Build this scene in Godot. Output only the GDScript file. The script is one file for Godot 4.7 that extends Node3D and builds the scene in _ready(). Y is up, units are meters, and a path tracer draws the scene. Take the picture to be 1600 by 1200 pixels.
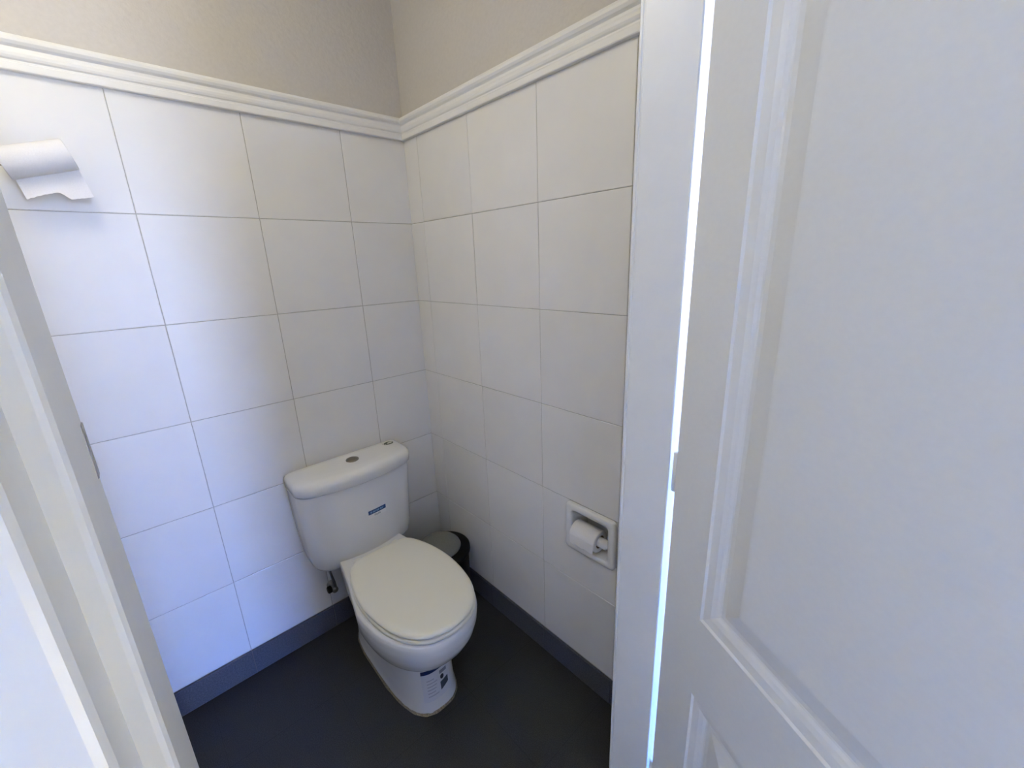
extends Node3D
# Small tiled toilet cubicle seen through its open door. x runs to the right along the
# back wall (corner at x = 0), z runs from the back wall (z = 0) towards the doorway.

var M := {}
var taken := {}
var tile_cache := {}

# ------------------------------------------------------------------ camera, light
func setup_view():
	var cam := Camera3D.new()
	cam.name = "camera"
	var bx := Vector3(0.72851789, -0.03484387, 0.68414004)
	var by := Vector3(0.21507473, 0.95983972, -0.1801404)
	var bz := Vector3(-0.650388, 0.27837674, 0.70675444)
	cam.transform = Transform3D(Basis(bx, by, bz).orthonormalized(), Vector3(-0.93522519, 1.44269873, 1.57566351))
	cam.fov = 84.879
	cam.near = 0.01
	cam.far = 200.0
	add_child(cam)
	cam.current = true

	var env := Environment.new()
	env.background_mode = Environment.BG_SKY
	var sky := Sky.new()
	var sm := ProceduralSkyMaterial.new()
	sm.sky_top_color = Color(0.24, 0.52, 1.0)
	sm.sky_horizon_color = Color(0.60, 0.61, 0.57)
	sm.sky_curve = 0.12
	sm.ground_bottom_color = Color(0.30, 0.27, 0.22)
	sm.ground_horizon_color = Color(0.45, 0.42, 0.36)
	sm.sky_energy_multiplier = 7.6
	sm.ground_energy_multiplier = 5.0
	sm.energy_multiplier = 1.0
	sky.sky_material = sm
	env.sky = sky
	env.background_energy_multiplier = 1.0
	env.ambient_light_source = Environment.AMBIENT_SOURCE_SKY
	env.tonemap_mode = Environment.TONE_MAPPER_LINEAR
	env.tonemap_exposure = 1.1
	env.sdfgi_enabled = true
	env.ssao_enabled = true
	env.ssil_enabled = true
	var we := WorldEnvironment.new()
	we.name = "world_environment"
	we.environment = env
	add_child(we)

	var sun := DirectionalLight3D.new()
	sun.name = "sun"
	sun.light_color = Color(1.0, 0.975, 0.79)
	sun.light_energy = 180.0
	sun.light_angular_distance = 0.53
	sun.shadow_enabled = true
	add_child(sun)
	sun.look_at_from_position(Vector3(5.0, 4.2, -1.0), Vector3.ZERO, Vector3.UP)

# ------------------------------------------------------------------ node helpers
func numbered(n: String) -> String:
	if not taken.has(n):
		taken[n] = 0
		return n
	taken[n] += 1
	return "%s_%03d" % [n, taken[n]]

func tag(o, label: String, category: String, group := ""):
	o.set_meta("label", label)
	o.set_meta("category", category)
	if group != "":
		o.set_meta("group", group)
	return o

func structure(called: String, label: String, category: String, at := Vector3.ZERO) -> Node3D:
	var o := Node3D.new()
	o.name = numbered(called)
	o.position = at
	add_child(o)
	o.set_meta("kind", "structure")
	o.set_meta("label", label)
	o.set_meta("category", category)
	return o

func thing(called: String, label: String, category: String, at := Vector3.ZERO, group := "") -> Node3D:
	var o := Node3D.new()
	o.name = numbered(called)
	o.position = at
	add_child(o)
	tag(o, label, category, group)
	return o

func part(called: String, mesh: Mesh, mat: Material, parent: Node) -> MeshInstance3D:
	var mi := MeshInstance3D.new()
	mi.name = called
	mi.mesh = mesh
	mi.material_override = mat
	parent.add_child(mi, true)
	return mi

# ------------------------------------------------------------------ mesh helpers
func start() -> SurfaceTool:
	var st := SurfaceTool.new()
	st.begin(Mesh.PRIMITIVE_TRIANGLES)
	return st

func done(st: SurfaceTool) -> ArrayMesh:
	st.generate_normals()
	return st.commit()

func tri(st: SurfaceTool, a: Vector3, b: Vector3, c: Vector3, g := -1):
	st.set_smooth_group(g if g >= 0 else 0xFFFFFFFF)
	st.add_vertex(a); st.add_vertex(b); st.add_vertex(c)

func quad(st: SurfaceTool, a: Vector3, b: Vector3, c: Vector3, d: Vector3, g := -1):
	# a b c d counter-clockwise seen from outside
	tri(st, a, c, b, g)
	tri(st, a, d, c, g)

# rings run counter-clockwise seen from the end of the sweep, each the same length
func loft(st: SurfaceTool, rings: Array, cap0 := true, cap1 := true, g := 1, closed := true):
	var n: int = rings[0].size()
	for i in rings.size() - 1:
		var A = rings[i]
		var B = rings[i + 1]
		for k in (n if closed else n - 1):
			var k2 := (k + 1) % n
			quad(st, A[k], A[k2], B[k2], B[k], g)
	if cap0:
		fan(st, rings[0], true)
	if cap1:
		fan(st, rings[rings.size() - 1], false)

func fan(st: SurfaceTool, ring, flip: bool, g := -1):
	var c := Vector3.ZERO
	for p in ring:
		c += p
	c /= ring.size()
	for k in ring.size():
		var p: Vector3 = ring[k]
		var q: Vector3 = ring[(k + 1) % ring.size()]
		if flip:
			tri(st, c, p, q, g)
		else:
			tri(st, c, q, p, g)

func rect_ring(x0, x1, z0, z1, y) -> Array:
	return [Vector3(x0, y, z0), Vector3(x0, y, z1), Vector3(x1, y, z1), Vector3(x1, y, z0)]

func oct_ring(x0, x1, z0, z1, b, y) -> Array:
	return [Vector3(x0 + b, y, z0), Vector3(x0, y, z0 + b), Vector3(x0, y, z1 - b), Vector3(x0 + b, y, z1),
		Vector3(x1 - b, y, z1), Vector3(x1, y, z1 - b), Vector3(x1, y, z0 + b), Vector3(x1 - b, y, z0)]

func add_box(st: SurfaceTool, a: Vector3, b: Vector3, bevel := 0.0):
	if bevel <= 0.0:
		loft(st, [rect_ring(a.x, b.x, a.z, b.z, a.y), rect_ring(a.x, b.x, a.z, b.z, b.y)], true, true, -1)
	else:
		var e := bevel
		loft(st, [oct_ring(a.x + e, b.x - e, a.z + e, b.z - e, e * 0.5, a.y), oct_ring(a.x, b.x, a.z, b.z, e, a.y + e),
			oct_ring(a.x, b.x, a.z, b.z, e, b.y - e), oct_ring(a.x + e, b.x - e, a.z + e, b.z - e, e * 0.5, b.y)], true, true, -1)

func box_mesh(a: Vector3, b: Vector3, bevel := 0.0) -> ArrayMesh:
	var st := start()
	add_box(st, a, b, bevel)
	return done(st)

# lathe about y: profile of Vector2(radius, y) from bottom to top
func lathe(profile: Array, n := 40, g := 1) -> ArrayMesh:
	var st := start()
	add_lathe(st, profile, n, g)
	return done(st)

func add_lathe(st: SurfaceTool, profile: Array, n := 40, g := 1, xf := Transform3D.IDENTITY):
	var rings := []
	for p in profile:
		var r := []
		for k in n:
			var a := -TAU * k / n
			r.append(xf * Vector3(p.x * cos(a), p.y, p.x * sin(a)))
		rings.append(r)
	loft(st, rings, false, false, g)

func add_tube(st: SurfaceTool, pts: Array, r: float, n := 12, g := 1):
	var rings := []
	var prev := Vector3.ZERO
	for i in pts.size():
		var d: Vector3
		if i == 0:
			d = pts[1] - pts[0]
		elif i == pts.size() - 1:
			d = pts[i] - pts[i - 1]
		else:
			d = pts[i + 1] - pts[i - 1]
		d = d.normalized()
		if prev == Vector3.ZERO:
			prev = d.cross(Vector3(0.13, 0.31, 0.94)).normalized()
		var u := (prev - d * prev.dot(d)).normalized()
		prev = u
		var v := d.cross(u)
		var ring := []
		for k in n:
			var a := TAU * k / n
			ring.append(pts[i] + (u * cos(a) + v * sin(a)) * r)
		rings.append(ring)
	loft(st, rings, true, true, g)

# smooth curve through points (Catmull-Rom)
func smooth(pts: Array, per := 6, loop := false) -> Array:
	var out := []
	var n := pts.size()
	var segs := n if loop else n - 1
	for i in segs:
		var p0 = pts[(i - 1 + n) % n] if (loop or i > 0) else pts[i]
		var p1 = pts[i]
		var p2 = pts[(i + 1) % n]
		var p3 = pts[(i + 2) % n] if (loop or i + 2 < n) else p2
		for k in per:
			var t := float(k) / per
			out.append(0.5 * ((2.0 * p1) + (p2 - p0) * t + (2.0 * p0 - 5.0 * p1 + 4.0 * p2 - p3) * t * t + (3.0 * p1 - p0 - 3.0 * p2 + p3) * t * t * t))
	if not loop:
		out.append(pts[n - 1])
	return out

# a tile in local space: centred, face towards +z, back at z = 0
func tile_mesh(w: float, h: float, d: float, b: float) -> ArrayMesh:
	var key := "%.4f/%.4f/%.4f/%.4f" % [w, h, d, b]
	if tile_cache.has(key):
		return tile_cache[key]
	var st := start()
	var rings := []
	for q in [[0.0, 0.0], [0.0, d - b], [b * 0.35, d - b * 0.3], [b, d]]:
		var x: float = w / 2 - q[0]
		var y: float = h / 2 - q[0]
		rings.append([Vector3(-x, -y, q[1]), Vector3(x, -y, q[1]), Vector3(x, y, q[1]), Vector3(-x, y, q[1])])
	loft(st, rings, false, true, -1)
	var m := done(st)
	tile_cache[key] = m
	return m

# sheet with uv, corners a (bottom left) b (bottom right) c d, seen from outside counter-clockwise
func print_mesh(rows: Array) -> ArrayMesh:
	# rows: array (bottom to top) of arrays (left to right) of points
	var st := start()
	var nr := rows.size() - 1
	var nc: int = rows[0].size() - 1
	for j in nr:
		for i in nc:
			var id := [[i, j], [i + 1, j + 1], [i + 1, j], [i, j], [i, j + 1], [i + 1, j + 1]]
			for q in id:
				st.set_smooth_group(1)
				st.set_uv(Vector2(float(q[0]) / nc, 1.0 - float(q[1]) / nr))
				st.add_vertex(rows[q[1]][q[0]])
	return done(st)

# ------------------------------------------------------------------ materials
func mat(c: Color, rough: float, spec := 0.5, metal := 0.0) -> StandardMaterial3D:
	var m := StandardMaterial3D.new()
	m.albedo_color = c
	m.roughness = rough
	m.metallic = metal
	m.metallic_specular = spec
	return m

func noise_image(size: int, freq: float, sd: int, oct := 4) -> Image:
	var n := FastNoiseLite.new()
	n.seed = sd
	n.noise_type = FastNoiseLite.TYPE_SIMPLEX_SMOOTH
	n.frequency = freq
	n.fractal_octaves = oct
	return n.get_seamless_image(size, size)

func grain_material(a: Color, b: Color, rough: float, freq: float, sd: int, scale: float, bump := 0.0, spec := 0.5) -> StandardMaterial3D:
	var img := noise_image(256, freq, sd)
	var out := Image.create(256, 256, false, Image.FORMAT_RGB8)
	for y in 256:
		for x in 256:
			out.set_pixel(x, y, a.lerp(b, img.get_pixel(x, y).r))
	var m := mat(Color.WHITE, rough, spec)
	m.albedo_texture = ImageTexture.create_from_image(out)
	m.uv1_triplanar = true
	m.uv1_world_triplanar = true
	m.uv1_scale = Vector3.ONE * scale
	if bump > 0.0:
		var nm := noise_image(256, freq * 0.6, sd + 7)
		nm.convert(Image.FORMAT_RGBA8)
		nm.bump_map_to_normal_map(bump)
		m.normal_enabled = true
		m.normal_texture = ImageTexture.create_from_image(nm)
		m.normal_scale = 1.0
	return m

func make_materials():
	M.tile = grain_material(Color(0.885, 0.878, 0.86), Color(0.90, 0.893, 0.875), 0.36, 0.012, 3, 1.6, 0.6)
	M.tile_b = grain_material(Color(0.875, 0.868, 0.85), Color(0.89, 0.883, 0.865), 0.38, 0.012, 5, 1.6, 0.6)
	M.grout = grain_material(Color(0.65, 0.64, 0.60), Color(0.74, 0.73, 0.69), 0.9, 0.08, 9, 6.0)
	M.paint = grain_material(Color(0.76, 0.74, 0.71), Color(0.78, 0.76, 0.73), 0.75, 0.05, 11, 5.0, 1.2, 0.3)
	M.hall = grain_material(Color(0.87, 0.865, 0.85), Color(0.89, 0.885, 0.87), 0.8, 0.05, 12, 4.0, 0.0, 0.3)
	M.ceiling = mat(Color(0.90, 0.89, 0.87), 0.85, 0.3)
	M.trim = mat(Color(0.90, 0.895, 0.88), 0.38)
	M.gloss_white = grain_material(Color(0.885, 0.885, 0.865), Color(0.90, 0.90, 0.88), 0.34, 0.02, 21, 2.0, 0.35)
	M.door = grain_material(Color(0.885, 0.885, 0.865), Color(0.90, 0.90, 0.88), 0.42, 0.09, 23, 4.0)
	M.floor = grain_material(Color(0.075, 0.078, 0.085), Color(0.20, 0.203, 0.212), 0.55, 0.14, 31, 7.0, 1.0, 0.4)
	M.floor_b = grain_material(Color(0.078, 0.081, 0.088), Color(0.205, 0.208, 0.217), 0.55, 0.14, 37, 7.0, 1.0, 0.4)
	M.floor_grout = mat(Color(0.15, 0.15, 0.155), 0.9, 0.2)
	M.skirt = grain_material(Color(0.22, 0.23, 0.26), Color(0.34, 0.35, 0.38), 0.5, 0.10, 33, 6.0, 0.6, 0.4)
	M.skirt_grout = mat(Color(0.40, 0.39, 0.37), 0.9, 0.2)
	M.ceramic = mat(Color(0.90, 0.90, 0.895), 0.14)
	M.seat = mat(Color(0.93, 0.92, 0.86), 0.30)
	M.chrome = mat(Color(0.78, 0.77, 0.75), 0.18, 0.5, 1.0)
	M.dull_metal = mat(Color(0.60, 0.60, 0.59), 0.38, 0.5, 1.0)
	M.button = mat(Color(0.55, 0.53, 0.50), 0.32, 0.5, 1.0)
	M.black_plastic = mat(Color(0.035, 0.035, 0.038), 0.5, 0.3)
	M.bin_lid = grain_material(Color(0.42, 0.42, 0.39), Color(0.46, 0.46, 0.43), 0.5, 0.05, 41, 8.0)
	M.paper = grain_material(Color(0.925, 0.92, 0.915), Color(0.95, 0.945, 0.94), 0.95, 0.09, 43, 12.0, 0.8, 0.2)
	M.paper.backlight_enabled = true
	M.paper.backlight = Color(0.25, 0.25, 0.25)
	M.card = mat(Color(0.55, 0.47, 0.38), 0.9, 0.2)
	M.sealant = grain_material(Color(0.30, 0.26, 0.19), Color(0.66, 0.62, 0.52), 0.7, 0.06, 47, 10.0, 1.0)
	M.hose = mat(Color(0.62, 0.63, 0.64), 0.35, 0.5, 1.0)
	M.ground = grain_material(Color(0.77, 0.69, 0.55), Color(0.84, 0.76, 0.62), 0.95, 0.03, 51, 0.6, 0.0, 0.2)
	M.hall_floor = grain_material(Color(0.70, 0.67, 0.61), Color(0.76, 0.73, 0.67), 0.5, 0.03, 61, 2.0)

# ------------------------------------------------------------------ room shell
const XL := -1.42      # left wall of the cubicle
const ZC0 := 1.15      # front wall, cubicle face
const ZC1 := 1.20      # front wall, passage face
const HT := 2.5
const JR := -0.249     # door opening, hinge side
const JL := -0.971     # door opening, latch side
const ROWS := [0.1027, 0.4027, 0.7027, 1.0027, 1.3027, 1.6027, 1.9027]

func tile_on(parent: Node, m: Material, centre: Vector3, basis: Basis, w: float, h: float, d: float, b: float, called := "tile"):
	var t := part(called, tile_mesh(w, h, d, b), m, parent)
	t.transform = Transform3D(basis, centre)
	return t

func build_shell():
	var T := 0.008
	var G := 0.0019
	var rng := RandomNumberGenerator.new()
	rng.seed = 77
	# back wall: core behind the tiles up to the trim, painted plaster above
	var wa := structure("wall_back", "white square-tiled wall with grey grout behind the toilet, painted above the rail", "wall")
	part("tile_bed", box_mesh(Vector3(XL, 0.0, -0.10), Vector3(0.12, 1.9, -0.0016)), M.grout, wa)
	part("plaster", box_mesh(Vector3(XL, 1.9, -0.10), Vector3(0.12, HT, -0.004)), M.paint, wa)
	var xs := [0.0, -0.2435, -0.5412, -0.8389, -1.1366, XL]
	var BA := Basis(Vector3.RIGHT, Vector3.UP, Vector3.BACK)
	for j in ROWS.size() - 1:
		for i in xs.size() - 1:
			var xr: float = xs[i] + (0.004 if i == 0 else 0.0)   # the corner tile runs behind the right wall's tiles
			var w: float = xr - xs[i + 1]
			var h: float = ROWS[j + 1] - ROWS[j]
			var c := Vector3((xr + xs[i + 1]) / 2, (ROWS[j] + ROWS[j + 1]) / 2, -T + rng.randf_range(-0.0002, 0.0002))
			var tb := BA.rotated(Vector3.UP, rng.randf_range(-0.0015, 0.0015)).rotated(Vector3.RIGHT, rng.randf_range(-0.0015, 0.0015))
			tile_on(wa, M.tile if (i * 3 + j * 5) % 4 else M.tile_b, c, tb, w - G, h - G, T, 0.0014)
	# right wall, with a pocket for the recessed roll holder
	var wb := structure("wall_right", "white square-tiled wall with the recessed roll holder, painted above the rail", "wall")
	var st := start()
	var hz0 := 0.812
	var hz1 := 0.982
	var hy0 := 0.542
	var hy1 := 0.690
	add_box(st, Vector3(0.0016, 0.0, -0.0016), Vector3(0.12, 1.9, hz0))
	add_box(st, Vector3(0.0016, 0.0, hz1), Vector3(0.12, 1.9, ZC1))
	add_box(st, Vector3(0.0016, 0.0, hz0), Vector3(0.12, hy0, hz1))
	add_box(st, Vector3(0.0016, hy1, hz0), Vector3(0.12, 1.9, hz1))
	add_box(st, Vector3(0.075, hy0, hz0), Vector3(0.12, hy1, hz1))
	part("tile_bed", done(st), M.grout, wb)
	part("plaster", box_mesh(Vector3(0.004, 1.9, -0.004), Vector3(0.12, HT, ZC1)), M.paint, wb)
	var zs := [0.0, 0.0915, 0.393, 0.6945, 0.996, ZC0]
	var BB := Basis(Vector3.BACK, Vector3.UP, Vector3.LEFT)
	for j in ROWS.size() - 1:
		for i in zs.size() - 1:
			var w: float = zs[i + 1] - zs[i]
			var h: float = ROWS[j + 1] - ROWS[j]
			var m = M.tile if (i * 5 + j * 3) % 4 else M.tile_b
			if j == 1 and i == 3:
				# this tile is cut round the roll holder: an L of one piece
				var p := start()
				add_box(p, Vector3(0.0, 0.4027 + G / 2, 0.6945 + G / 2), Vector3(T, 0.7027 - G / 2, 0.812), 0.0006)
				add_box(p, Vector3(0.0, 0.4027 + G / 2, 0.811), Vector3(T, 0.542, 0.996 - G / 2), 0.0006)
				part("tile", done(p), m, wb)
				continue
			var c := Vector3(T + rng.randf_range(-0.0002, 0.0002), (ROWS[j] + ROWS[j + 1]) / 2, (zs[i] + zs[i + 1]) / 2)
			var tb := BB.rotated(Vector3.UP, rng.randf_range(-0.0015, 0.0015)).rotated(Vector3.BACK, rng.randf_range(-0.0015, 0.0015))
			tile_on(wb, m, c, tb, w - G, h - G, T, 0.0014)
	# left wall (out of sight from the door) and the front wall round the doorway
	var wd := structure("wall_left", "tiled side wall of the cubicle beside the hanging paper roll", "wall")
	part("plaster", box_mesh(Vector3(XL - 0.10, 0, -0.10), Vector3(XL, HT, ZC1)), M.tile_b, wd)
	var wc := structure("wall_front", "thin partition wall around the cubicle doorway", "wall")
	st = start()
	add_box(st, Vector3(-2.0, 0, ZC0), Vector3(JL - 0.03, HT, ZC1))
	add_box(st, Vector3(JR + 0.03, 0, ZC0), Vector3(1.5, HT, ZC1))
	add_box(st, Vector3(JL - 0.03, 2.03, ZC0), Vector3(JR + 0.03, HT, ZC1))
	part("plaster", done(st), M.hall, wc)
	# floor of the cubicle: dark speckled tiles
	var fl := structure("floor", "near-black speckled tile floor of the cubicle", "floor")
	part("tile_bed", box_mesh(Vector3(XL, -0.10, -0.02), Vector3(0.02, -0.0004, ZC1)), M.floor_grout, fl)
	var BF := Basis(Vector3.RIGHT, Vector3.FORWARD, Vector3.UP)
	var fx := [0.0, -0.315, -0.648, -0.981, -1.314, XL]
	var fz := [0.0, 0.30, 0.633, 0.966, ZC1]
	for j in fz.size() - 1:
		for i in fx.size() - 1:
			tile_on(fl, M.floor if (i + 2 * j) % 3 else M.floor_b, Vector3((fx[i] + fx[i + 1]) / 2, -0.008, (fz[j] + fz[j + 1]) / 2),
				BF, fx[i] - fx[i + 1] - 0.001, fz[j + 1] - fz[j] - 0.001, 0.008, 0.0004)
	# skirting: cut floor tiles set on edge
	var ba := structure("baseboard_back", "dark slate skirting tiles along the back wall", "skirting")
	part("joint", box_mesh(Vector3(XL, 0.0, 0.0), Vector3(-0.0005, 0.1005, 0.0055)), M.skirt_grout, ba)
	for i in xs.size() - 1:
		tile_on(ba, M.skirt, Vector3((xs[i] + xs[i + 1]) / 2, 0.0535, 0.001), BA, xs[i] - xs[i + 1] - 0.002, 0.099, 0.0085, 0.001, "skirting_tile")
	var bb := structure("baseboard_right", "dark slate skirting tiles along the right wall", "skirting")
	part("joint", box_mesh(Vector3(-0.0055, 0.0, 0.0005), Vector3(0.0, 0.1005, ZC0)), M.skirt_grout, bb)
	for i in zs.size() - 1:
		tile_on(bb, M.skirt, Vector3(-0.001, 0.0535, (zs[i] + zs[i + 1]) / 2), BB, zs[i + 1] - zs[i] - 0.002, 0.099, 0.0085, 0.001, "skirting_tile")
	# ceiling over cubicle and passage
	var ce := structure("ceiling", "plain white ceiling", "ceiling")
	part("slab", box_mesh(Vector3(-2.1, HT, -0.12), Vector3(1.6, HT + 0.12, ZB + 0.12)), M.ceiling, ce)

# moulded dado rail: profile of Vector2(out, y), mitred in the corner
func build_rail():
	var prof := [Vector2(-0.004, 1.896), Vector2(0.012, 1.896), Vector2(0.0135, 1.898), Vector2(0.0135, 1.912), Vector2(0.0115, 1.914), Vector2(0.0115, 1.918),
		Vector2(0.0145, 1.921), Vector2(0.0165, 1.926), Vector2(0.017, 1.932), Vector2(0.015, 1.937), Vector2(0.0145, 1.943), Vector2(0.0165, 1.945),
		Vector2(0.020, 1.948), Vector2(0.0235, 1.954), Vector2(0.024, 1.960), Vector2(0.0215, 1.966), Vector2(0.016, 1.9685), Vector2(0.009, 1.969), Vector2(-0.004, 1.969)]
	var ra := structure("trim_1", "white moulded dado rail along the back wall above the tiles", "rail")
	var st := start()
	var a := []
	var b := []
	for p in prof:
		a.append(Vector3(XL, p.y, p.x))
		b.append(Vector3(-p.x, p.y, p.x))
	loft(st, [a, b], false, false, -1)
	part("moulding", done(st), M.trim, ra)
	var rb := structure("trim_2", "white moulded dado rail along the right wall above the tiles", "rail")
	st = start()
	a = []
	b = []
	for p in prof:
		a.append(Vector3(-p.x, p.y, p.x))
		b.append(Vector3(-p.x, p.y, ZC0))
	loft(st, [a, b], false, false, -1)
	part("moulding", done(st), M.trim, rb)

# prism: plan outline (counter-clockwise seen from above, x-z) between two heights
func plan_prism(outline: Array, y0: float, y1: float) -> ArrayMesh:
	var st := start()
	var r0 := []
	var r1 := []
	for p in outline:
		r0.append(Vector3(p.x, y0, p.y))
		r1.append(Vector3(p.x, y1, p.y))
	loft(st, [r0, r1], true, true, -1)
	return done(st)

func build_frame():
	# latch side post: lining with a moulded outer edge
	var fj := structure("trim_3", "white painted door post with moulded edge on the latch side of the doorway", "door frame")
	var o := [Vector2(JL - 0.001, 1.150), Vector2(JL - 0.035, 1.1495), Vector2(JL - 0.035, 1.2), Vector2(JL - 0.110, 1.2), Vector2(JL - 0.110, 1.314),
		Vector2(JL - 0.064, 1.314), Vector2(JL - 0.061, 1.309), Vector2(JL - 0.057, 1.309), Vector2(JL - 0.054, 1.314), Vector2(JL - 0.022, 1.314), Vector2(JL - 0.018, 1.3125), Vector2(JL - 0.0155, 1.308),
		Vector2(JL - 0.015, 1.262), Vector2(JL - 0.005, 1.262), Vector2(JL - 0.002, 1.2605), Vector2(JL, 1.257), Vector2(JL, 1.1515)]
	part("post", plan_prism(o, 0.0, 2.03), M.gloss_white, fj)
	part("strike_plate", box_mesh(Vector3(JL - 0.004, 1.300, 1.1497), Vector3(JL + 0.0008, 1.342, 1.162), 0.0006), M.dull_metal, fj)
	# hinge side post
	var fh := structure("trim_4", "white painted door post with a beaded edge on the hinge side of the doorway", "door frame")
	o = [Vector2(JR + 0.001, 1.1515), Vector2(JR, 1.1525), Vector2(JR, 1.156), Vector2(JR + 0.0014, 1.1575), Vector2(JR + 0.0014, 1.1595), Vector2(JR, 1.161), Vector2(JR, 1.250), Vector2(JR + 0.002, 1.252), Vector2(JR + 0.03, 1.252), Vector2(JR + 0.03, 1.1515)]
	part("post", plan_prism(o, 0.0, 2.03), M.gloss_white, fh)
	var fo := structure("trim_5", "white painted head of the door frame", "door frame")
	part("head", box_mesh(Vector3(JL, 1.995, 1.1515), Vector3(JR, 2.03, 1.252), 0.002), M.gloss_white, fo)

# ------------------------------------------------------------------ door
func panel_face(st: SurfaceTool, x0: float, x1: float, y0: float, y1: float, z0: float, dir: float):
	# sunk ogee moulding and raised field; dir +1 faces +z
	var prof := [[0.0, 0.0], [0.0035, -0.0035], [0.009, -0.0042], [0.018, -0.0055], [0.026, -0.0085], [0.031, -0.0115], [0.034, -0.0125], [0.042, -0.0125], [0.076, -0.0045], [0.080, -0.0042]]
	var rings := []
	for q in prof:
		var i: float = q[0]
		var z: float = z0 + q[1] * dir
		if dir > 0:
			rings.append([Vector3(x0 + i, y0 + i, z), Vector3(x1 - i, y0 + i, z), Vector3(x1 - i, y1 - i, z), Vector3(x0 + i, y1 - i, z)])
		else:
			rings.append([Vector3(x0 + i, y0 + i, z), Vector3(x0 + i, y1 - i, z), Vector3(x1 - i, y1 - i, z), Vector3(x1 - i, y0 + i, z)])
	loft(st, rings, false, true, -1)

func build_door():
	var d := structure("door_1", "white two-panel moulded door standing open towards the passage", "door")
	var dir := Vector3(-0.47634, 0, 0.87926)
	d.transform = Transform3D(Basis(dir, Vector3.UP, dir.cross(Vector3.UP)), Vector3(JR - 0.001, 0.008, 1.2665))
	var W := 0.72
	var H := 1.975
	var th := 0.038
	var xsd := [0.0, 0.097, W - 0.097, W]
	var ysd := [0.0, 0.14, 0.640, 0.812, 1.86, H]
	var st := start()
	for j in ysd.size() - 1:
		for i in 3:
			if i == 1 and (j == 1 or j == 3):
				continue
			quad(st, Vector3(xsd[i], ysd[j], 0), Vector3(xsd[i + 1], ysd[j], 0), Vector3(xsd[i + 1], ysd[j + 1], 0), Vector3(xsd[i], ysd[j + 1], 0))
			quad(st, Vector3(xsd[i + 1], ysd[j], -th), Vector3(xsd[i], ysd[j], -th), Vector3(xsd[i], ysd[j + 1], -th), Vector3(xsd[i + 1], ysd[j + 1], -th))
	var e := [Vector3(0, 0, -th), Vector3(W, 0, -th), Vector3(W, 0, 0), Vector3(0, 0, 0)]
	for k in 4:
		var p: Vector3 = e[k]
		var q: Vector3 = e[(k + 1) % 4]
		if k == 0 or k == 2:
			continue
		quad(st, q, p, p + Vector3(0, H, 0), q + Vector3(0, H, 0))
	quad(st, e[0], e[1], e[2], e[3])
	quad(st, e[3] + Vector3(0, H, 0), e[2] + Vector3(0, H, 0), e[1] + Vector3(0, H, 0), e[0] + Vector3(0, H, 0))
	part("stiles_and_rails", done(st), M.door, d)
	for j in [1, 3]:
		var ps := start()
		panel_face(ps, xsd[1], xsd[2], ysd[j], ysd[j + 1], 0.0, 1.0)
		panel_face(ps, xsd[1], xsd[2], ysd[j], ysd[j + 1], -th, -1.0)
		part("panel", done(ps), M.door, d)
	for y in [0.22, 1.012, 1.78]:
		var hs := start()
		add_lathe(hs, [Vector2(0.0, 0), Vector2(0.0045, 0), Vector2(0.0055, 0.001), Vector2(0.0055, 0.078), Vector2(0.0045, 0.079), Vector2(0.0, 0.079)], 14, 1, Transform3D(Basis.IDENTITY, Vector3(-0.007, y, -0.004)))
		add_box(hs, Vector3(-0.0135, y + 0.003, -0.0065), Vector3(0.002, y + 0.060, -0.0015))
		part("hinge", done(hs), M.door, d)

# ------------------------------------------------------------------ toilet
# plan outline of the bowl at a height: zb back, zf front, w half width, zc widest place
func egg(y: float, zb: float, zf: float, w: float, zc: float, ef: float, eb: float, n := 64) -> Array:
	var r := []
	for k in n:
		var a := -TAU * k / n
		var c := cos(a)
		var s := sin(a)
		var e := ef if s > 0 else eb
		var x := w * signf(c) * pow(absf(c), 2.0 / e)
		var z := zc + (zf - zc if s > 0 else zc - zb) * signf(s) * pow(absf(s), 2.0 / e)
		if s < 0.0:
			# the deck narrows towards the wall
			x *= 1.0 - pow((zc - z) / (zc - zb), 0.7) * (1.0 - minf(1.0, 0.108 / w))
		r.append(Vector3(x, y, z))
	return r

const BOWL := [
	# y, back, front, half width, widest z, front exponent, back exponent
	[0.000, 0.085, 0.606, 0.106, 0.36, 2.9, 4.0],
	[0.012, 0.085, 0.606, 0.106, 0.36, 2.9, 4.0],
	[0.030, 0.085, 0.602, 0.103, 0.36, 2.9, 4.0],
	[0.090, 0.085, 0.597, 0.100, 0.37, 2.9, 4.0],
	[0.150, 0.080, 0.594, 0.101, 0.38, 2.8, 4.0],
	[0.185, 0.075, 0.594, 0.104, 0.39, 2.7, 4.0],
	[0.204, 0.070, 0.600, 0.111, 0.39, 2.6, 4.0],
	[0.218, 0.065, 0.618, 0.124, 0.40, 2.5, 4.0],
	[0.240, 0.055, 0.652, 0.143, 0.41, 2.4, 4.2],
	[0.272, 0.045, 0.685, 0.161, 0.42, 2.35, 4.4],
	[0.312, 0.035, 0.709, 0.173, 0.43, 2.3, 4.8],
	[0.350, 0.028, 0.721, 0.179, 0.44, 2.3, 5.0],
	[0.382, 0.025, 0.725, 0.181, 0.44, 2.3, 5.0],
	[0.396, 0.026, 0.722, 0.178, 0.44, 2.3, 5.0],
	[0.401, 0.030, 0.713, 0.171, 0.44, 2.3, 5.0]]

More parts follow.
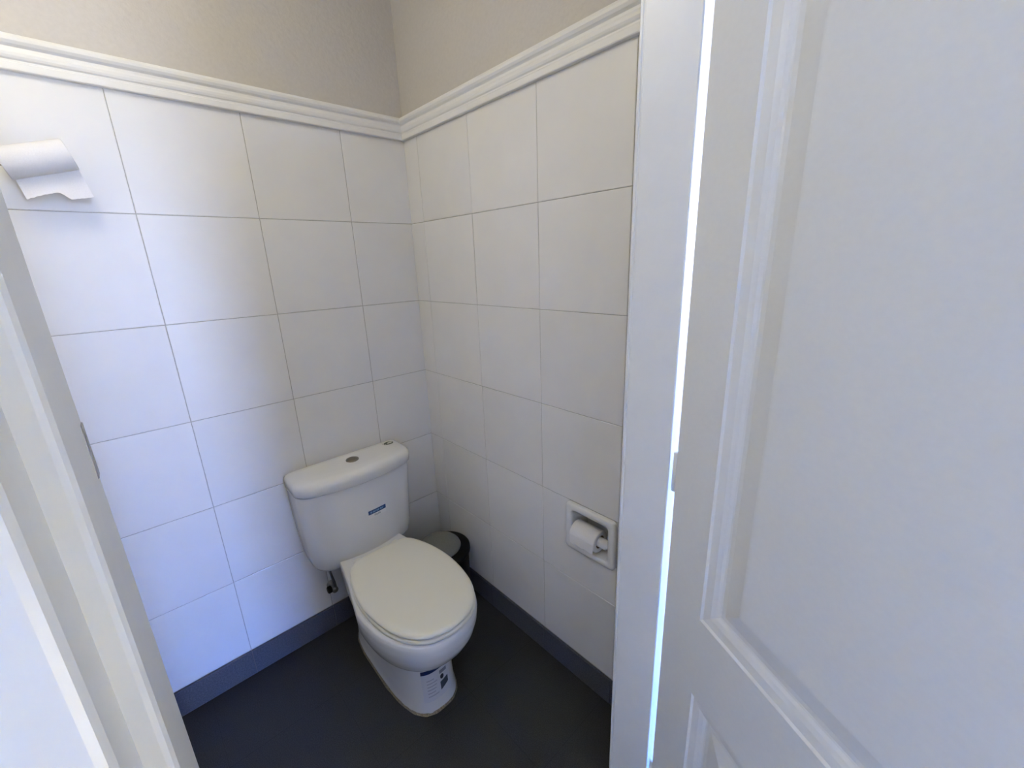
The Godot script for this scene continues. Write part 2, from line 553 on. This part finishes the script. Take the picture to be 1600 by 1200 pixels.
func bowl_ring(y: float, n := 64) -> Array:
	for i in BOWL.size() - 1:
		if y <= BOWL[i + 1][0]:
			var t: float = (y - BOWL[i][0]) / (BOWL[i + 1][0] - BOWL[i][0])
			var q := []
			for k in 7:
				q.append(lerpf(BOWL[i][k], BOWL[i + 1][k], t))
			return egg(q[0], q[1], q[2], q[3], q[4], q[5], q[6], n)
	var b = BOWL[BOWL.size() - 1]
	return egg(b[0], b[1], b[2], b[3], b[4], b[5], b[6], n)

func cistern_ring(y: float, w: float, z0: float, zs: float, zf: float, r: float, n := 12) -> Array:
	# rounded plan with a bowed front: zs at the sides' front corners, zf in the middle
	var out := []
	var rb := 0.012
	out.append(Vector3(-w + rb, y, z0))
	out.append(Vector3(-w + 0.003, y, z0 + 0.004))
	out.append(Vector3(-w, y, z0 + rb))
	out.append(Vector3(-w, y, lerpf(z0 + rb, zs - r, 0.5)))
	for k in 8:
		var a := PI * 0.5 * k / 7.0
		out.append(Vector3(-w + r - r * cos(a), y, zs - r + r * sin(a)))
	for k in range(1, n):
		var x := lerpf(-w + r, w - r, float(k) / n)
		var u := x / (w - r)
		out.append(Vector3(x, y, zs + (zf - zs) * (1.0 - u * u)))
	for k in 8:
		var a := PI * 0.5 * (7 - k) / 7.0
		out.append(Vector3(w - r + r * cos(a), y, zs - r + r * sin(a)))
	out.append(Vector3(w, y, lerpf(z0 + rb, zs - r, 0.5)))
	out.append(Vector3(w, y, z0 + rb))
	out.append(Vector3(w - 0.003, y, z0 + 0.004))
	out.append(Vector3(w - rb, y, z0))
	return out

const LID_HALF := [[0.0, 0.238], [0.06, 0.2385], [0.098, 0.246], [0.123, 0.270], [0.145, 0.325], [0.160, 0.395], [0.1655, 0.465], [0.160, 0.540], [0.144, 0.612], [0.118, 0.664], [0.082, 0.700], [0.042, 0.717], [0.0, 0.722]]

func lid_outline() -> Array:
	var p := []
	for q in LID_HALF:
		p.append(Vector3(-q[0], 0, q[1]))
	for i in range(LID_HALF.size() - 2, 0, -1):
		p.append(Vector3(LID_HALF[i][0], 0, LID_HALF[i][1]))
	return smooth(p, 5, true)

func inset(ring: Array, d: float, y: float) -> Array:
	var out := []
	var n := ring.size()
	for k in n:
		var t: Vector3 = (ring[(k + 1) % n] - ring[(k - 1 + n) % n]).normalized()
		var nrm := Vector3(t.z, 0, -t.x)
		var p: Vector3 = ring[k] - nrm * d
		out.append(Vector3(p.x, y, p.z))
	return out

func label_texture() -> ImageTexture:
	# blue maker's strip with a row of pale letters too small to read, a few dark strokes below
	var im := Image.create(280, 128, false, Image.FORMAT_RGBA8)
	im.fill(Color(0.90, 0.90, 0.895))
	im.fill_rect(Rect2i(0, 0, 280, 64), Color(0.03, 0.20, 0.42))
	var rng := RandomNumberGenerator.new()
	rng.seed = 5
	var x := 34
	for k in 11:
		var w := 12 + rng.randi() % 4
		var c := Color(0.60, 0.75, 0.90)
		im.fill_rect(Rect2i(x, 20, 4, 26), c)
		if k % 2 == 0:
			im.fill_rect(Rect2i(x, 20, w, 4), c)
			im.fill_rect(Rect2i(x, 31, w - 2, 4), c)
		if k % 3 != 1:
			im.fill_rect(Rect2i(x, 42, w, 4), c)
			im.fill_rect(Rect2i(x + w - 4, 22, 4, 22), c)
		x += w + 6
	x = 92
	for k in 5:
		var c := Color(0.30, 0.34, 0.38)
		im.fill_rect(Rect2i(x, 80, 4, 30), c)
		im.fill_rect(Rect2i(x, 80 + (k % 3) * 12, 13, 4), c)
		im.fill_rect(Rect2i(x + 10, 86, 3, 22), c)
		x += 20
	return ImageTexture.create_from_image(im)

func leaf_texture() -> ImageTexture:
	# dark green swoosh ring with a leafy tuft at one end
	var im := Image.create(128, 128, false, Image.FORMAT_RGBA8)
	for y in 128:
		for x in 128:
			var u := (x - 68.0) / 54.0
			var v := (y - 64.0) / 54.0
			var r := Vector2(u, v).length()
			var r2 := Vector2((u - 0.26) / 0.54, (v + 0.10) / 0.40).length()
			var c := Color(0.90, 0.90, 0.89, 0.0)
			if r < 1.0 and r2 > 1.0 and not (u < -0.05 and absf(v - 0.35 - u * 0.25) < 0.09):
				c = Color(0.05, 0.15, 0.06, 1.0)
			if u < -0.55 and absf(v + 0.1 + 0.5 * sin(u * 14.0)) < 0.28 and u > -1.25:
				c = Color(0.06, 0.19, 0.07, 1.0)
			im.set_pixel(x, y, c)
	return ImageTexture.create_from_image(im)

func rating_texture() -> ImageTexture:
	# blue heading, faint rows of small print, and a dark pictogram block
	var im := Image.create(160, 200, false, Image.FORMAT_RGBA8)
	im.fill(Color(0.84, 0.845, 0.86))
	im.fill_rect(Rect2i(0, 0, 118, 26), Color(0.03, 0.14, 0.33))
	for k in 6:
		im.fill_rect(Rect2i(22, 66 + k * 20, 40 + (k * 17) % 22, 7), Color(0.70, 0.705, 0.73))
	im.fill_rect(Rect2i(96, 44, 44, 22), Color(0.50, 0.51, 0.58))
	for y in 200:
		for x in 160:
			var e := Vector2((x - 108.0) / 11.0, (y - 88.0) / 15.0).length()
			if e < 1.0:
				im.set_pixel(x, y, Color(0.10, 0.12, 0.15))
			elif x > 94 and x < 144 and y > 104 + (144 - x) * 0.25 and y < 168 - (x - 94) * 0.45:
				im.set_pixel(x, y, Color(0.22, 0.26, 0.30))
	return ImageTexture.create_from_image(im)

func printed(t: Texture2D, alpha := false) -> StandardMaterial3D:
	var m := mat(Color.WHITE, 0.3)
	m.albedo_texture = t
	if alpha:
		m.transparency = BaseMaterial3D.TRANSPARENCY_ALPHA_SCISSOR
		m.alpha_scissor_threshold = 0.5
	return m

func build_toilet():
	var t := thing("toilet", "white close-coupled ceramic toilet with closed lid standing in the tiled corner", "toilet", Vector3(-0.410, 0, 0))
	# bowl and pedestal
	var rings := []
	var ys := []
	for i in BOWL.size() - 1:
		for k in 3:
			ys.append(lerpf(BOWL[i][0], BOWL[i + 1][0], k / 3.0))
	ys.append(0.401)
	for y in ys:
		rings.append(bowl_ring(y, 72))
	var st := start()
	loft(st, rings, true, true, 1)
	var bowl := part("bowl", done(st), M.ceramic, t)
	# stained sealant round the foot
	st = start()
	var foot := bowl_ring(0.0, 72)
	var rng := RandomNumberGenerator.new()
	rng.seed = 12
	var n := FastNoiseLite.new()
	n.seed = 4
	n.frequency = 9.0
	var s0 := []
	var s1 := []
	var s2 := []
	for k in foot.size():
		var p: Vector3 = foot[k]
		var o := Vector3(p.x, 0, p.z - 0.36).normalized()
		var w := 0.005 + 0.0035 * n.get_noise_2d(p.x * 3.0, p.z * 3.0)
		s0.append(p + o * w + Vector3(0, 0.0002, 0))
		s1.append(p + o * w * 0.55 + Vector3(0, 0.004 + 0.003 * n.get_noise_2d(p.x * 5.0 + 9, p.z * 5.0), 0))
		s2.append(p - o * 0.002 + Vector3(0, 0.011 + 0.008 * n.get_noise_2d(p.x * 4.0 + 3, p.z * 4.0), 0))
	loft(st, [s0, s1, s2], false, false, 1)
	var sl := part("sealant", done(st), M.sealant, t)
	sl.set_meta("label", "stained sealant round the foot")
	# sticker on the front of the pedestal
	var rows := []
	for j in 9:
		var y := lerpf(0.050, 0.176, j / 8.0)
		var ring := bowl_ring(y, 720)
		var row := []
		for i in 13:
			# walk along the front from left to right
			var want := lerpf(-0.058, 0.040, i / 12.0)
			var best := Vector3.ZERO
			var bd := 9.0
			for p in ring:
				if p.z > 0.45 and absf(p.x - want) < bd:
					bd = absf(p.x - want)
					best = p
			var o := Vector3(best.x * 1.2, 0.0, 0.12).normalized()
			row.append(Vector3(want, y, best.z) + o * 0.0012)
		rows.append(row)
	var sk := part("rating_sticker", print_mesh(rows), printed(rating_texture()), bowl)
	sk.set_meta("label", "printed sticker with a blue heading")
	# seat ring and lid
	var ol := lid_outline()
	st = start()
	loft(st, [inset(ol, -0.010, 0.402), inset(ol, -0.002, 0.4032), inset(ol, 0.001, 0.407), inset(ol, 0.001, 0.4145), inset(ol, -0.002, 0.4175), inset(ol, -0.012, 0.4185)], true, true, 1)
	part("seat", done(st), M.seat, t)
	st = start()
	loft(st, [inset(ol, -0.012, 0.4200), inset(ol, -0.003, 0.4208), inset(ol, 0.0, 0.4235), inset(ol, -0.0005, 0.4285), inset(ol, -0.004, 0.4340), inset(ol, -0.011, 0.4372), inset(ol, -0.022, 0.4386), inset(ol, -0.05, 0.4392)], true, true, 1)
	part("seat_lid", done(st), M.seat, t)
	for s in [-1, 1]:
		st = start()
		add_lathe(st, [Vector2(0, 0.400), Vector2(0.015, 0.400), Vector2(0.015, 0.414), Vector2(0.012, 0.417), Vector2(0, 0.4175)], 24, 1, Transform3D(Basis.IDENTITY, Vector3(s * 0.075, 0, 0.222)))
		part("hinge_cap", done(st), M.seat, t)
	# cistern
	st = start()
	var body := part("cistern_body", null, M.ceramic, t)
	loft(st, [cistern_ring(0.360, 0.155, 0.03, 0.120, 0.150, 0.05), cistern_ring(0.3635, 0.172, 0.024, 0.138, 0.163, 0.055), cistern_ring(0.372, 0.185, 0.018, 0.152, 0.175, 0.06),
		cistern_ring(0.390, 0.195, 0.015, 0.158, 0.181, 0.062), cistern_ring(0.43, 0.2015, 0.013, 0.161, 0.184, 0.064), cistern_ring(0.55, 0.209, 0.012, 0.164, 0.187, 0.064), cistern_ring(0.690, 0.216, 0.012, 0.167, 0.190, 0.064)], true, true, 1)
	body.mesh = done(st)
	st = start()
	var w := 0.220
	loft(st, [cistern_ring(0.6925, 0.214, 0.012, 0.166, 0.189, 0.064), cistern_ring(0.6930, w - 0.003, 0.008, 0.173, 0.197, 0.068), cistern_ring(0.6955, w, 0.006, 0.176, 0.200, 0.07), cistern_ring(0.722, w + 0.001, 0.006, 0.177, 0.201, 0.07),
		cistern_ring(0.731, w - 0.001, 0.007, 0.175, 0.199, 0.07), cistern_ring(0.739, w - 0.007, 0.010, 0.169, 0.193, 0.068), cistern_ring(0.7435, w - 0.016, 0.015, 0.160, 0.184, 0.064), cistern_ring(0.7455, w - 0.030, 0.022, 0.148, 0.170, 0.06), cistern_ring(0.7465, w - 0.06, 0.04, 0.125, 0.145, 0.05)], true, true, 1)
	var lid := part("cistern_lid", done(st), M.ceramic, t)
	lid.position.x = 0.003
	var fb := start()
	add_lathe(fb, [Vector2(0.0, 0.7460), Vector2(0.0235, 0.7460), Vector2(0.0235, 0.7485), Vector2(0.0225, 0.7495), Vector2(0.0205, 0.7495), Vector2(0.0200, 0.7480), Vector2(0.0195, 0.7495), Vector2(0.014, 0.7505), Vector2(0.0, 0.7508)], 36, 1, Transform3D(Basis.IDENTITY, Vector3(0.004, 0, 0.090)))
	var bt := part("flush_button", done(fb), M.button, lid)
	bt.set_meta("label", "round chrome flush button")
	var lf := part("eco_emblem", print_mesh([[Vector3(0.148, 0.7474, 0.070), Vector3(0.194, 0.7468, 0.070)], [Vector3(0.148, 0.7472, 0.034), Vector3(0.194, 0.7466, 0.034)]]), printed(leaf_texture(), true), lid)
	lf.set_meta("label", "dark green leaf emblem")
	var lx0 := -0.410 + 0.410
	rows = []
	for j in 3:
		var y := lerpf(0.535, 0.568, j / 2.0)
		var row := []
		for i in 7:
			var x := lerpf(0.000, 0.072, i / 6.0)
			var ww := lerpf(0.209, 0.216, (y - 0.55) / 0.14) - 0.064
			var f := lerpf(0.187, 0.190, (y - 0.55) / 0.14)
			var u := x / ww
			row.append(Vector3(x + lx0, y, lerpf(0.164, 0.167, (y - 0.55) / 0.14) + 0.023 * (1.0 - u * u) + 0.0009))
		rows.append(row)
	var lb := part("maker_label", print_mesh(rows), printed(label_texture()), body)
	lb.set_meta("label", "small blue label with pale lettering")

func build_supply():
	var v := thing("stop_valve", "small dark stop valve with a braided hose under the cistern", "valve", Vector3(-0.545, 0.205, 0.0))
	var st := start()
	add_lathe(st, [Vector2(0, 0), Vector2(0.017, 0), Vector2(0.017, 0.003), Vector2(0.009, 0.006), Vector2(0.008, 0.035), Vector2(0.012, 0.036), Vector2(0.012, 0.05), Vector2(0, 0.05)], 20, 1, Transform3D(Basis(Vector3.RIGHT, Vector3.BACK, Vector3.DOWN), Vector3(0.012, 0, 0.0)))
	part("body", done(st), M.dull_metal, v)
	st = start()
	add_lathe(st, [Vector2(0, 0), Vector2(0.010, 0), Vector2(0.0145, 0.003), Vector2(0.0145, 0.014), Vector2(0.011, 0.017), Vector2(0, 0.017)], 12, -1, Transform3D(Basis(Vector3.DOWN, Vector3.LEFT, Vector3.BACK).orthonormalized(), Vector3(0.002, 0.008, 0.040)))
	part("knob", done(st), M.black_plastic, v)
	st = start()
	var pts := smooth([Vector3(0.016, 0.006, 0.043), Vector3(0.012, 0.040, 0.050), Vector3(0.002, 0.085, 0.066), Vector3(-0.004, 0.120, 0.08), Vector3(-0.004, 0.152, 0.085)], 6)
	add_tube(st, pts, 0.0055, 10)
	part("hose", done(st), M.hose, v)

# ------------------------------------------------------------------ bin, holder, rolls
func build_bin():
	var b := thing("pedal_bin", "round black pedal bin with a grey domed lid wedged in the corner", "bin", Vector3(-0.132, 0, 0.232))
	part("body", lathe([Vector2(0, 0), Vector2(0.098, 0), Vector2(0.102, 0.004), Vector2(0.107, 0.257), Vector2(0.111, 0.263), Vector2(0.114, 0.270), Vector2(0.113, 0.284), Vector2(0.105, 0.288), Vector2(0.0, 0.287)], 48), M.black_plastic, b)
	var lid := part("lid", lathe([Vector2(0.0, 0.275), Vector2(0.090, 0.275), Vector2(0.0915, 0.279), Vector2(0.088, 0.288), Vector2(0.075, 0.301), Vector2(0.050, 0.312), Vector2(0.022, 0.317), Vector2(0.0, 0.318)], 48), M.bin_lid, b)
	lid.position = Vector3(-0.013, 0.012, -0.010)
	lid.set_meta("label", "grey domed lid")
	part("pedal", box_mesh(Vector3(-0.020, 0.010, 0.102), Vector3(0.020, 0.018, 0.144), 0.003), M.black_plastic, b)

func build_holder():
	# built at the wall face, x towards the room is negative
	var h := thing("recessed_roll_holder", "white ceramic roll holder set into the right wall tiles", "roll holder", Vector3(0, 0.616, 0.8975))
	var st := start()
	var prof := [[0.094, 0.084, 0.006], [0.094, 0.084, -0.006], [0.0915, 0.0815, -0.010], [0.088, 0.078, -0.0115], [0.073, 0.063, -0.0115], [0.070, 0.060, -0.009], [0.068, 0.058, 0.000], [0.064, 0.054, 0.055], [0.058, 0.048, 0.064]]
	var rings := []
	for q in prof:
		var zz: float = q[0]
		var yy: float = q[1]
		var r := 0.013
		var ring := []
		for c in [[1, -1, 0], [1, 1, 1], [-1, 1, 2], [-1, -1, 3]]:
			for k in 5:
				var a: float = -PI / 2 + PI / 2 * k / 4.0 + PI / 2 * c[2]
				ring.append(Vector3(q[2], c[1] * (yy - r) + r * sin(a), c[0] * (zz - r) + r * cos(a)))
		rings.append(ring)
	loft(st, rings, false, true, 1)
	part("surround", done(st), M.ceramic, h)
	st = start()
	var ax := Basis(Vector3.UP, Vector3.BACK, Vector3.RIGHT)
	add_lathe(st, [Vector2(0, -0.068), Vector2(0.010, -0.068), Vector2(0.010, -0.058), Vector2(0.0155, -0.056), Vector2(0.0155, 0.056), Vector2(0.010, 0.058), Vector2(0.010, 0.068), Vector2(0, 0.068)], 24, 1, Transform3D(ax, Vector3(0.008, -0.018, 0)))
	part("spindle", done(st), M.trim, h)
	# the roll on it
	var r := thing("toilet_roll", "part-used white toilet roll in the recessed ceramic holder", "toilet roll", Vector3(0.008, 0.598, 0.882))
	st = start()
	var L := 0.047
	var xf := Transform3D(ax, Vector3.ZERO)
	add_lathe(st, [Vector2(0.021, -L), Vector2(0.0342, -L), Vector2(0.0354, -L + 0.002), Vector2(0.0354, L - 0.002), Vector2(0.0342, L), Vector2(0.021, L)], 40, 1, xf)
	part("paper", done(st), M.paper, r)
	st = start()
	add_lathe(st, [Vector2(0.0195, -L + 0.001), Vector2(0.0212, -L + 0.001), Vector2(0.0212, L - 0.001), Vector2(0.0195, L - 0.001), Vector2(0.0195, -L + 0.001)], 30, 1, xf)
	part("core", done(st), M.card, r)
	# loose end hanging down a little in front
	st = start()
	var top := []
	var bot := []
	for k in 9:
		var z := lerpf(-0.045, 0.045, k / 8.0)
		top.append([Vector3(-0.0358, 0.004, z), Vector3(-0.0364, -0.014, z), Vector3(-0.0352, -0.028 - 0.002 * sin(k * 2.1), z)])
	for k in 8:
		for j in 2:
			quad(st, top[k][j + 1], top[k + 1][j + 1], top[k + 1][j], top[k][j], 1)
	part("loose_sheet", done(st), M.paper, r)

func build_hanging_roll():
	var c := Vector3(-0.992, 1.707, 0.062)
	var ang := deg_to_rad(16.0)
	var hb := thing("wall_roll_bracket", "chrome wire bracket on the back wall below the rail", "bracket", Vector3(-1.165, 1.70, 0.0))
	var st := start()
	add_lathe(st, [Vector2(0, 0), Vector2(0.026, 0), Vector2(0.026, 0.004), Vector2(0.022, 0.007), Vector2(0, 0.008)], 28, 1, Transform3D(Basis(Vector3.RIGHT, Vector3.BACK, Vector3.DOWN), Vector3(0, -0.02, 0)))
	part("wall_plate", done(st), M.chrome, hb)
	st = start()
	var ax := Vector3(cos(ang), sin(ang), 0)
	var rel := c - Vector3(-1.165, 1.70, 0.0)
	var pts := smooth([Vector3(0, -0.02, 0.006), Vector3(0.0, -0.026, 0.035), Vector3(0.012, -0.038, 0.058), rel - ax * 0.115, rel - ax * 0.05, rel + ax * 0.052], 8)
	add_tube(st, pts, 0.0042, 12)
	part("arm", done(st), M.chrome, hb)
	var r := thing("hanging_paper_roll", "nearly empty paper roll with a torn hanging sheet high on the back wall", "paper roll", c)
	r.rotation.z = ang
	st = start()
	var L := 0.060
	var xf := Transform3D(Basis(Vector3.DOWN, Vector3.RIGHT, Vector3.BACK), Vector3.ZERO)
	add_lathe(st, [Vector2(0.022, -L), Vector2(0.0318, -L), Vector2(0.0328, -L + 0.002), Vector2(0.0328, L - 0.002), Vector2(0.0318, L), Vector2(0.022, L)], 40, 1, xf)
	part("paper", done(st), M.paper, r)
	st = start()
	add_lathe(st, [Vector2(0.0205, -L + 0.001), Vector2(0.0222, -L + 0.001), Vector2(0.0222, L - 0.001), Vector2(0.0205, L - 0.001), Vector2(0.0205, -L + 0.001)], 30, 1, xf)
	part("core", done(st), M.card, r)
	# torn sheet: leaves the underside of the roll and hangs down
	var n := FastNoiseLite.new()
	n.seed = 8
	n.frequency = 0.9
	st = start()
	var rows := []
	var NC := 30
	for j in 9:
		var v := j / 8.0
		var row := []
		for i in NC + 1:
			var u := float(i) / NC
			var x := lerpf(-0.055, 0.059, u)
			var tear := 0.042 - 0.003 * sin(u * 4.5) + 0.0028 * n.get_noise_1d(i * 2.3)
			if u > 0.52:
				tear += 0.016 * smoothstep(0.52, 0.64, u)
			var y := -0.0325 - tear * v
			var z := -0.006 - 0.004 * v + 0.010 * v * v + 0.003 * sin(u * 5.0) * v
			row.append(Vector3(x - 0.004 * v, y, z))
		rows.append(row)
	for j in 8:
		for i in NC:
			quad(st, rows[j + 1][i], rows[j + 1][i + 1], rows[j][i + 1], rows[j][i], 1)
	part("loose_sheet", done(st), M.paper, r)

# ------------------------------------------------------------------ passage and outdoors
const OX0 := -0.62
const OX1 := -0.22
const OH := 2.42
const ZB := 5.0

func build_lamp():
	var l := thing("ceiling_lamp", "round frosted dome lamp on the cubicle ceiling", "lamp", Vector3(-1.06, HT, 0.64))
	part("base", lathe([Vector2(0, -0.022), Vector2(0.135, -0.022), Vector2(0.140, -0.016), Vector2(0.140, 0.0), Vector2(0, 0.0)], 40), M.trim, l)
	var dm := mat(Color(0.95, 0.93, 0.88), 0.5)
	dm.emission_enabled = true
	dm.emission = Color(1.0, 0.90, 0.74)
	dm.emission_energy_multiplier = 1.2
	part("dome", lathe([Vector2(0.0, -0.072), Vector2(0.04, -0.070), Vector2(0.08, -0.060), Vector2(0.11, -0.042), Vector2(0.122, -0.023), Vector2(0, -0.022)], 40), dm, l)
	var o := OmniLight3D.new()
	o.name = "lamp_light"
	o.light_color = Color(1.0, 0.98, 0.91)
	o.light_energy = 0.20
	o.light_size = 0.11
	o.omni_range = 8.0
	o.omni_attenuation = 2.0
	o.shadow_enabled = true
	o.position = Vector3(0, -0.20, 0)
	l.add_child(o)

func build_passage():
	var st := start()
	var f := structure("floor_passage", "grey floor of the passage outside the cubicle", "floor")
	part("slab", box_mesh(Vector3(-2.1, -0.10, ZC1), Vector3(1.6, -0.004, ZB + 0.12)), M.hall_floor, f)
	var wl := structure("wall_passage_left", "pale plain side wall of the passage", "wall")
	st = start()
	add_box(st, Vector3(-2.1, -0.05, ZC0), Vector3(-2.0, HT, ZB + 0.12))
	part("plaster", done(st), M.hall, wl)
	var wr := structure("wall_passage_right", "pale side wall of the passage with a window opening behind the door", "wall")
	var wst := start()
	add_box(wst, Vector3(1.5, -0.05, ZC0), Vector3(1.6, HT, 2.0))
	add_box(wst, Vector3(1.5, -0.05, 3.05), Vector3(1.6, HT, ZB + 0.12))
	add_box(wst, Vector3(1.5, -0.05, 2.0), Vector3(1.6, 1.0, 3.05))
	add_box(wst, Vector3(1.5, 1.95, 2.0), Vector3(1.6, HT, 3.05))
	part("plaster", done(wst), M.hall, wr)
	var pr := structure("wall_added_pier", "square plastered pier added out of view in the passage to keep direct light off the latch post", "wall")
	part("plaster", box_mesh(Vector3(-1.10, -0.05, 1.85), Vector3(-0.86, HT, 2.15)), M.hall, pr)  # added out of view: blocks direct light from the yard opening onto the latch post
	var wk := structure("wall_passage_back", "pale passage wall with an opening to the yard", "wall")
	st = start()
	add_box(st, Vector3(-2.0, -0.05, ZB), Vector3(OX0, HT, ZB + 0.12))
	add_box(st, Vector3(OX1, -0.05, ZB), Vector3(1.5, HT, ZB + 0.12))
	add_box(st, Vector3(OX0, OH, ZB), Vector3(OX1, HT, ZB + 0.12))
	part("plaster", done(st), M.hall, wk)
	var g := structure("ground", "sunlit sandy yard outside the opening", "ground")
	part("paving", box_mesh(Vector3(-30, -0.3, -12), Vector3(30, -0.105, 60)), M.ground, g)

func _ready():
	setup_view()
	make_materials()
	build_shell()
	build_rail()
	build_frame()
	build_door()
	build_lamp()
	build_passage()
	build_toilet()
	build_bin()
	build_holder()
	build_supply()
	build_hanging_roll()
